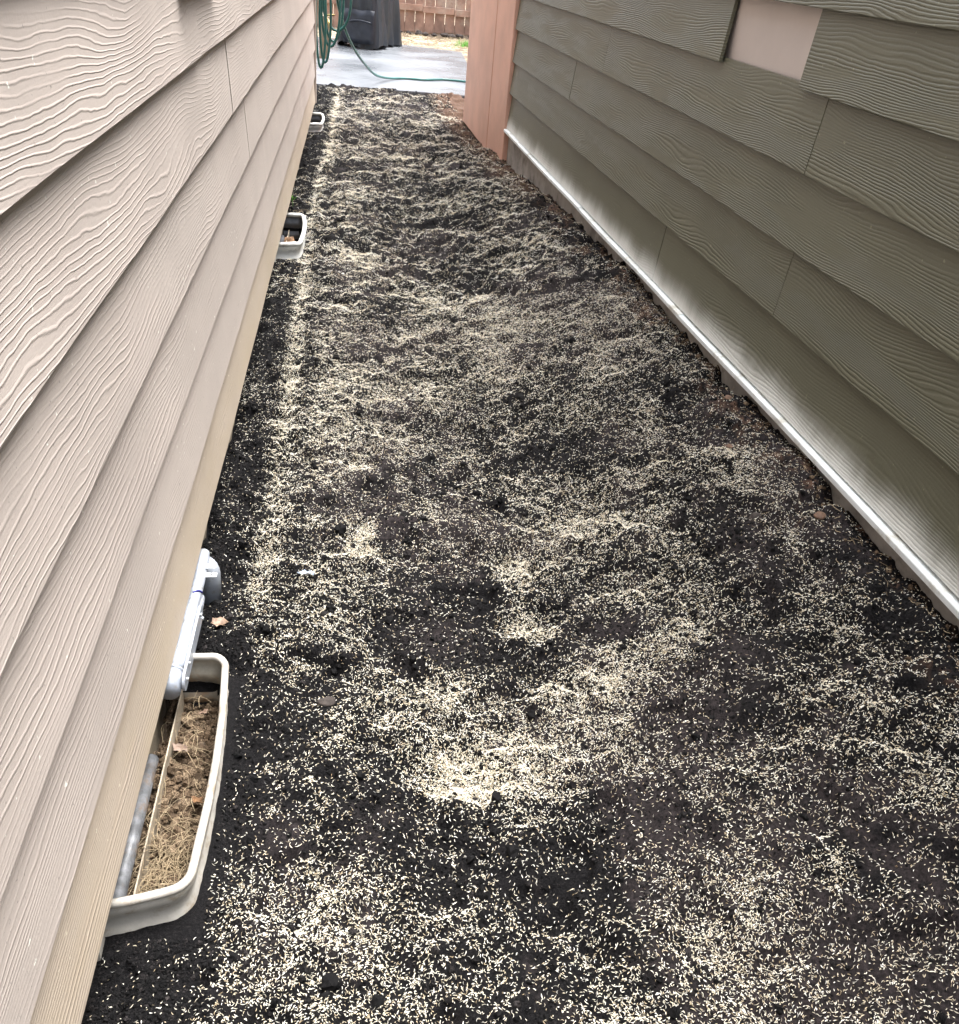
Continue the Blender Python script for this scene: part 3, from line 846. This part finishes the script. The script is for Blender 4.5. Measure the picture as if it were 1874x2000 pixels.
# brown clods in the wells
def sample_fill(F, n, band=None):
    X, Y, Z = F; iy = rng.integers(0, X.shape[0], n); ix = rng.integers(0, X.shape[1], n)
    return np.stack([X[iy, ix]+rng.normal(0, .002, n), Y[iy, ix], Z[iy, ix]], 1)
for F, n, lab in ((f1, 2600, 'brown clods and crumbs in the large foreground window well'), (f2, 500, 'brown crumbs in the middle window well')):
    p = sample_fill(F, n); sz = np.clip(rng.lognormal(math.log(.009), .5, n), .003, .026); p[:, 2] += sz*.2
    p = p[(p[:, 0] > LFX+.004)]; n = len(p)
    inst_object('well_clods', p, rng.uniform(0, 6.28, (n, 3)), sz[:n], rng.random(n), brown_clods, lab)

# straw in the near well
def straw(name, n, cx0, cy0, sx, sy, z0, lmin, lmax, m, label, r=.00045, kind='stuff', zj=.01):
    V = []; F = []
    for i in range(n):
        x0 = cx0+random.gauss(0, sx); y0_ = cy0+random.gauss(0, sy); a = random.random()*6.28; L = random.uniform(lmin, lmax); c = random.uniform(-.6, .6)
        z = z0+abs(random.gauss(0, zj)); pts = []
        for k in range(6):
            t = k/5; pts.append((x0+math.cos(a+c*t)*L*t, y0_+math.sin(a+c*t)*L*t, z+.012*math.sin(t*3.1)*random.uniform(.6, 1)))
        pts = [(min(max(px, LFX+.006), WELLS[0][2]-.014) if py < 1.6 and name.startswith('dry') else px, py, pz) for px, py, pz in pts]
        v, f = tube_geo(pts, r*random.uniform(.6, 1.3), 4); n0 = len(V); V += v; F += [tuple(q+n0 for q in ff) for ff in f]
    o = mesh_obj(name, V, F, m); tag(o, label, kind=kind); return o
straw('dry_grass', 420, -.272, 1.05, .028, .065, -.04, .012, .06, MT['twig'], 'tangle of dry straw at the near end of the large window well')
straw('dry_grass', 90, -.275, 1.2, .028, .14, -.035, .012, .06, MT['twig'], 'loose straw stems over the clods in the large window well')
straw('straw_wisps', 14, -.29, 5.0, .01, .06, .0, .05, .10, MT['twig'], 'thin dry stems against the tan wall beyond the middle window well', zj=.01)

V = []; F = []
for k in range(420):
    yy = random.uniform(.7, 7.5); t_ = (yy-NR.y*AR)/DR.y; off = -abs(random.gauss(0, .05)); p = rw(t_, off)
    a = random.random()*6.28; L = random.uniform(.008, .035); z0 = float(ground_z(np.array([p.x]), np.array([p.y]))[0])+.003
    v, f = tube_geo([(p.x, p.y, z0), (p.x+math.cos(a)*L*.5, p.y+math.sin(a)*L*.5, z0+random.uniform(0, .006)), (p.x+math.cos(a+.4)*L, p.y+math.sin(a+.4)*L, z0+random.uniform(-.002, .008))], .0006, 3)
    n0 = len(V); V += v; F += [tuple(q+n0 for q in ff) for ff in f]
o = mesh_obj('dry_bits', V, F, MT['twig']); tag(o, 'fine dry stems and bits along the foot of the olive house', kind='stuff')

# leaves
def leaf(name, loc, size, label, rot, seed=0):
    rr = random.Random(seed); vs = []; fs = []; n = 14
    vs.append((0, 0, .0))
    for k in range(n):
        a = 2*math.pi*k/n; r = size*(.75+.35*math.cos(a))*(1.0 if k % 2 == 0 else rr.uniform(.55, .8))
        vs.append((r*math.cos(a), r*math.sin(a)*.75, size*rr.uniform(-.05, .32)))
    vs2 = [(x*.5, y*.5, z*.3) for x, y, z in vs[1:]]
    vs += vs2
    for k in range(n):
        k2 = (k+1) % n
        fs.append((0, 1+n+k, 1+n+k2)); fs.append((1+n+k, 1+k, 1+k2, 1+n+k2))
    fs_ = fs
    o = mesh_obj(name, vs, fs_, MT['leaf'], None, True); so = o.modifiers.new('t', 'SOLIDIFY'); so.thickness = .0006
    o.location = loc; o.rotation_euler = rot
    return tag(o, label, 'leaf')
def gz(x, y): return float(ground_z(np.array([x]), np.array([y]))[0])
leaf('dry_leaf', (-.268, 1.655, gz(-.268, 1.655)+.012), .026, 'tan dead leaf on black soil just beside the conduit', (.3, .2, .5), 1)
leaf('dry_leaf', (-.248, 1.205, -.022), .020, 'greyish curled leaf lying on the clods in the middle of the big window well', (.2, .5, 1.0), 2)
leaf('dry_leaf', (-.292, 1.33, -.026), .026, 'long mauve-brown shrivelled leaf by the inner frame of the big window well', (.5, .3, 1.9), 3)
leaf('dry_leaf', (-.262, 1.42, -.020), .016, 'small brown leaf at the far end of the big window well', (.1, .4, 2.4), 4)
leaf('dry_leaf', (-.315, 4.62, -.02), .055, 'large curled brown leaf leaning on the wall in the middle window well', (.9, .2, .3), 5)
leaf('dry_leaf', (-.285, 4.47, -.045), .045, 'brown leaf lying lowest in the middle window well', (.3, .5, 1.3), 6)
leaf('dry_leaf', (-.32, 4.42, -.03), .040, 'crumpled leaf at the near corner of the middle window well', (.2, .9, 2.3), 7)
# green weed by the wall
wd = empty('weed', (-.315, 5.19, gz(-.3, 5.19)), 'tiny bright green weed at the foot of the tan wall', 'weed')
for k in range(4):
    a = k*1.6; v = [(0, 0, 0), (.012*math.cos(a)-.005*math.sin(a), .012*math.sin(a)+.005*math.cos(a), .020), (.026*math.cos(a), .026*math.sin(a), .028), (.012*math.cos(a)+.005*math.sin(a), .012*math.sin(a)-.005*math.cos(a), .020)]
    o = mesh_obj('leaf', v, [(0, 1, 2, 3)], MT['green'], wd); o.location = (0, 0, .035)
v, f = tube_geo([(0, 0, 0), (.002, 0, .02), (0, .002, .036)], .0012, 5); mesh_obj('stem', v, f, MT['green'], wd, True)
# scrap of film
vs = []; 
for i in range(6):
    for j in range(3): vs.append((i*.007-.018+random.uniform(-.002, .002), j*.006-.006+random.uniform(-.002, .002), random.uniform(0, .006)))
fs = [(i*3+j, i*3+j+1, i*3+j+4, i*3+j+3) for i in range(5) for j in range(2)]
o = mesh_obj('plastic_scrap', vs, fs, MT['film'], None, True); o.location = (-.095, 1.845, gz(-.095, 1.845)+.004)
so = o.modifiers.new('t', 'SOLIDIFY'); so.thickness = .0005
tag(o, 'small crumpled bluish plastic scrap on the soil near the left track', 'plastic scrap')
# stones
def stone(name, x, y, r, m, label, seed, z=None, sq=.7):
    bm = bmesh.new(); bmesh.ops.create_icosphere(bm, subdivisions=3, radius=r); rr = random.Random(seed)
    o1, o2, o3 = rr.random()*9, rr.random()*9, rr.random()*9
    for v in bm.verts:
        p = v.co/r; d = .22*math.sin(p.x*2.3+o1)*math.sin(p.y*2.7+o2)+.12*math.sin(p.z*4+o3)+.07*math.sin(p.x*7+o2)*math.sin(p.y*6+o3)
        v.co *= 1+d; v.co.z *= sq; v.co.x *= 1.2
    o = from_bm(name, bm, m, None, True); o.location = (x, y, (gz(x, y) if z is None else z)+r*.3); o.rotation_euler.z = rr.random()*3
    return tag(o, label, 'stone')
stone('stone', 1.055, 1.80, .013, MT['stone'], 'rounded reddish brown stone in the soil near the olive foundation', 1)
stone('stone', .972, 2.18, .010, MT['stone'], 'tan stone on the seeded soil a hand from the olive foundation', 2)
stone('stone', 1.045, 2.42, .010, MT['stone'], 'small orange-brown stone tight against the olive foundation', 3)
stone('soil_clod', .935, 1.86, .014, MT['dark_stone'], 'black clod of soil beside the rounded reddish stone', 4)['category'] = 'clod'
stone('soil_clod', -.035, 1.42, .012, MT['dark_stone'], 'black clod on the seed to the right of the big window well', 5)['category'] = 'clod'

# ------------------------------------------------------------------ hose and tap at the house corner
hz = .035
hs_ = empty('garden_hose', (-.2, 8.35, .6), 'green garden hose coiled by the tan house corner and trailing over the patio', 'hose')
def loop(cx_, cy_, cz_, rx, rz, tilt, n=28):
    return [(cx_+rx*math.cos(a)*math.cos(tilt), cy_+rx*math.cos(a)*math.sin(tilt), cz_+rz*math.sin(a)) for a in [2*math.pi*k/n for k in range(n)]]
loops = [(-.27, 8.22, .68, .036, .345, .1), (-.24, 8.27, .70, .045, .33, .4), (-.20, 8.3, .76, .07, .28, .1), (-.155, 8.34, .80, .105, .21, .0), (-.18, 8.38, .80, .075, .29, .2)]
for i, L in enumerate(loops):
    P(hs_, tube('coil', loop(*L), .0095, MT['hose'], hs_, 10, True))
trail = catmull([(-.17, 8.3, 1.0), (-.155, 8.32, .82), (-.12, 8.5, .66), (-.05, 8.85, .47), (.05, 9.35, .285), (.17, 9.85, .13), (.31, 10.25, .062), (.48, 10.42, .052), (.66, 10.42, .052), (.88, 10.56, .052), (1.12, 10.50, .052), (1.16, 10.49, .052)], 7)
P(hs_, tube('trailing_hose', trail, .0105, MT['hose'], hs_, 12))
tp = empty('garden_tap', (-.25, 8.3, .55), 'brass garden tap on a beige block behind the hose coil', 'tap')
P(tp, box('block', (-.29, 8.42, .38), (-.215, 8.50, .68), MT['board_edge'], tp, .004))
P(tp, tube('spout', catmull([(-.23, 8.41, .66), (-.22, 8.34, .655), (-.205, 8.31, .62), (-.20, 8.31, .59)], 4), .011, MT['brass'], tp, 10))
P(tp, tube('handle', [(-.235, 8.36, .69), (-.17, 8.36, .695)], .007, MT['brass'], tp, 8))

# ------------------------------------------------------------------ covered grill
gr = empty('covered_grill', (.17, 13.45, .04), 'barbecue grill under a black fabric cover standing on the patio', 'grill')
ang = math.atan2(.9, .32)
# footprint: corner nearest at (.23,12.92), left (-.25,13.25), right (.55,13.8)
c0 = Vector((.23, 12.93)); u = (Vector((.55, 13.80))-c0); w = (Vector((-.22, 13.20))-c0)
def cover_pt(s, h):
    # s in 0..1 round the perimeter, starting at nearest corner going right
    W = u.length; D = .56; wd_ = w.normalized(); ud = u.normalized()
    per = [0, W, W+D, 2*W+D, 2*W+2*D]; q = s*per[-1]
    if q < per[1]: p = c0+ud*q; nr = -wd_
    elif q < per[2]: p = c0+ud*W+wd_*(q-per[1]); nr = ud
    elif q < per[3]: p = c0+ud*(W-(q-per[2]))+wd_*D; nr = wd_
    else: p = c0+wd_*(D-(q-per[3])); nr = -ud
    # soften the corners
    cen = c0+ud*W/2+wd_*D/2
    cd_ = min(abs(q-k) for k in per)
    pull = .035*math.exp(-(cd_/.05)**2); p = p+(cen-p).normalized()*pull
    fold = .022*math.sin(q*9+h*3)+.014*math.sin(q*23+h*5+1)+.010*math.sin(q*41+2)
    fold *= (.35+.9*(1-h))
    flare = -.07*h + .03*math.exp(-((h-.8)/.1)**2) + .012
    p = p+nr*(fold+flare)
    return p
rows_ = 26; cols = 150; vs = []; fs = []
Hc = 1.12
for i in range(rows_+1):
    h = i/rows_
    for j in range(cols):
        s = j/cols; p = cover_pt(s, h)
        z = .05+h*Hc + (.022*math.sin(s*31)+.018*math.sin(s*13+1))*(1-h)**3
        z += .045*math.exp(-(((s*3.0) % 1-.5)/.1)**2)*(1-h)**6
        vs.append((p.x, p.y, z))
for i in range(rows_):
    for j in range(cols):
        a = i*cols+j; b = i*cols+(j+1) % cols; fs.append((a, b, b+cols, a+cols))
cen = c0+u/2+w.normalized()*.28
n0 = len(vs)
for r_ in (.7, .35):
    for j in range(cols):
        x_, y_, z_ = vs[rows_*cols+j]; vs.append((cen.x+(x_-cen.x)*r_, cen.y+(y_-cen.y)*r_, .05+Hc+.10*(1-r_)))
for (a0, b0) in ((rows_*cols, n0), (n0, n0+cols)):
    for j in range(cols): fs.append((a0+j, a0+(j+1) % cols, b0+(j+1) % cols, b0+j))
vs.append((cen.x, cen.y, .05+Hc+.1)); top_i = len(vs)-1
for j in range(cols): fs.append((n0+cols+j, n0+cols+(j+1) % cols, top_i))
P(gr, mesh_obj('cover', vs, fs, MT['cover'], gr, True))
# pocket and pull strap on the faces towards the alley
ud = u.normalized(); wd_ = w.normalized()
def onface(a, b, out, z): p = c0+wd_*a-ud*out; return (p.x, p.y, z)
vs = [onface(.10, 0, .045, .36), onface(.34, 0, .045, .40), onface(.34, 0, .07, .385), onface(.10, 0, .07, .345)]
q = c0+ud*.12
def rf(a, out, z): p = c0+ud*a-wd_*out; return (p.x, p.y, z)
fl = []
fl_v = []
for i in range(7):
    for j in range(9):
        a = .02+(.42)*j/8; z = .10+.36*i/6
        p = c0+wd_*a-ud*(.035+.03*math.sin(i*1.1+j*.8)**2+.02*(6-i)/6); fl_v.append((p.x, p.y, z+.006*math.sin(j*1.3)))
fl = [(i*9+j, i*9+j+1, (i+1)*9+j+1, (i+1)*9+j) for i in range(6) for j in range(8)]
o = mesh_obj('skirt_panel', fl_v, fl, MT['cover_flap'], gr, True); so = o.modifiers.new('t', 'SOLIDIFY'); so.thickness = .003; P(gr, o)
sv = [(c0+wd_*(.05+.30*k/8)-ud*(.075+.015*math.sin(math.pi*k/8))) for k in range(9)]
P(gr, tube('pull_strap', [(p.x, p.y, .33+.02*math.sin(math.pi*k/8)) for k, p in enumerate(sv)], .011, MT['cover_flap'], gr, 6))
for a, b in ((.08, .06), (.78, .06), (.08, .46), (.78, .46)):
    p = c0+ud*a+wd_*b; P(gr, tube('caster', [(p.x-.015, p.y, .068), (p.x+.015, p.y, .068)], .028, MT['black'], gr, 14))

# ------------------------------------------------------------------ cedar fence
fen = empty('cedar_fence', (1.0, 16.2, 0), 'weathered reddish cedar picket fence closing the yard beyond the patio', 'fence')
xp = -3.2; i = 0
while xp < 6.0:
    wdt = .135+.02*random.random(); zb = .02+random.uniform(-.015, .02)+.03*(xp > 1)
    pk = box('picket', (xp, 16.17, zb), (xp+wdt, 16.187, 1.75+random.uniform(-.01, .01)), MT['wood'], fen, .002); P(fen, pk)
    xp += wdt+.003+.005*random.random()
for x0, x1, z0, dz in ((-3.2, .95, .315, .0), (.955, 1.42, .300, .0), (1.425, 6.0, .285, 0)):
    P(fen, box('rail', (x0, 16.12, z0), (x1, 16.169, z0+.085), MT['wood'], fen, .003))
for x0, x1 in ((-3.2, 1.2), (1.205, 6.0)):
    P(fen, box('rail', (x0, 16.12, 1.45), (x1, 16.169, 1.54), MT['wood'], fen, .003))
P(fen, box('gravel_board', (-3.2, 16.188, -.08), (6., 16.21, .16), MT['board_edge'], fen))
# clods along the fence base
for k in range(9):
    xx = .62+.13*k+random.uniform(-.03, .03)
    o = stone('soil_clod', xx, 15.95+random.uniform(-.06, .06), random.uniform(.03, .055), MT['dark_stone'], 'dark clod lying along the foot of the cedar fence', 30+k, z=.02)
    o['category'] = 'clod'; o['group'] = 'dark clods along the fence foot'
    o['label'] = ['leftmost', 'second', 'third', 'fourth', 'middle', 'sixth', 'seventh', 'eighth', 'rightmost'][k] + ' dark clod from the left along the foot of the cedar fence'
# edging board on the right of the patio
eb = mesh_obj('edging_board', [(1.36, 12.1, -.05), (1.385, 12.1, -.05), (1.56, 13.9, -.05), (1.535, 13.9, -.05), (1.36, 12.1, .10), (1.385, 12.1, .10), (1.56, 13.9, .12), (1.535, 13.9, .12)],
              [(0, 3, 2, 1), (4, 5, 6, 7), (0, 1, 5, 4), (1, 2, 6, 5), (2, 3, 7, 6), (3, 0, 4, 7)], MT['board_edge'])
tag(eb, 'weathered edging board leaning in the dirt right of the patio', 'board')
# grass tuft
V = []; F = []
for k in range(420):
    bx, by = random.gauss(1.55, .10), random.gauss(14.8, .16); a = random.random()*6.28; h = random.uniform(.04, .10); ln = random.uniform(.01, .05)
    n0 = len(V); dx, dy = math.cos(a), math.sin(a)
    V += [(bx-dy*.003, by+dx*.003, 0), (bx+dy*.003, by-dx*.003, 0), (bx+dx*ln, by+dy*ln, h)]; F += [(n0, n0+1, n0+2)]
o = mesh_obj('grass_tuft', V, F, MT['green']); tag(o, 'bright green grass growing in the dirt right behind the patio', kind='stuff')
# straw lying on the dirt
V = []; F = []
for k in range(900):
    if random.random() < .5: bx, by = random.uniform(1.35, 2.4), random.uniform(10, 15.8)
    else: bx, by = random.uniform(.4, 2.4), random.uniform(14.1, 15.9)
    a = random.random()*6.28; L = random.uniform(.03, .12); z0 = .01+random.random()*.015
    v, f = tube_geo([(bx, by, z0), (bx+math.cos(a)*L*.5, by+math.sin(a)*L*.5, z0+.01), (bx+math.cos(a+.4)*L, by+math.sin(a+.4)*L, z0)], .0025, 3)
    n0 = len(V); V += v; F += [tuple(q+n0 for q in ff) for ff in f]
o = mesh_obj('straw', V, F, MT['twig']); tag(o, 'pale straw strewn over the dirt behind and beside the patio', kind='stuff')
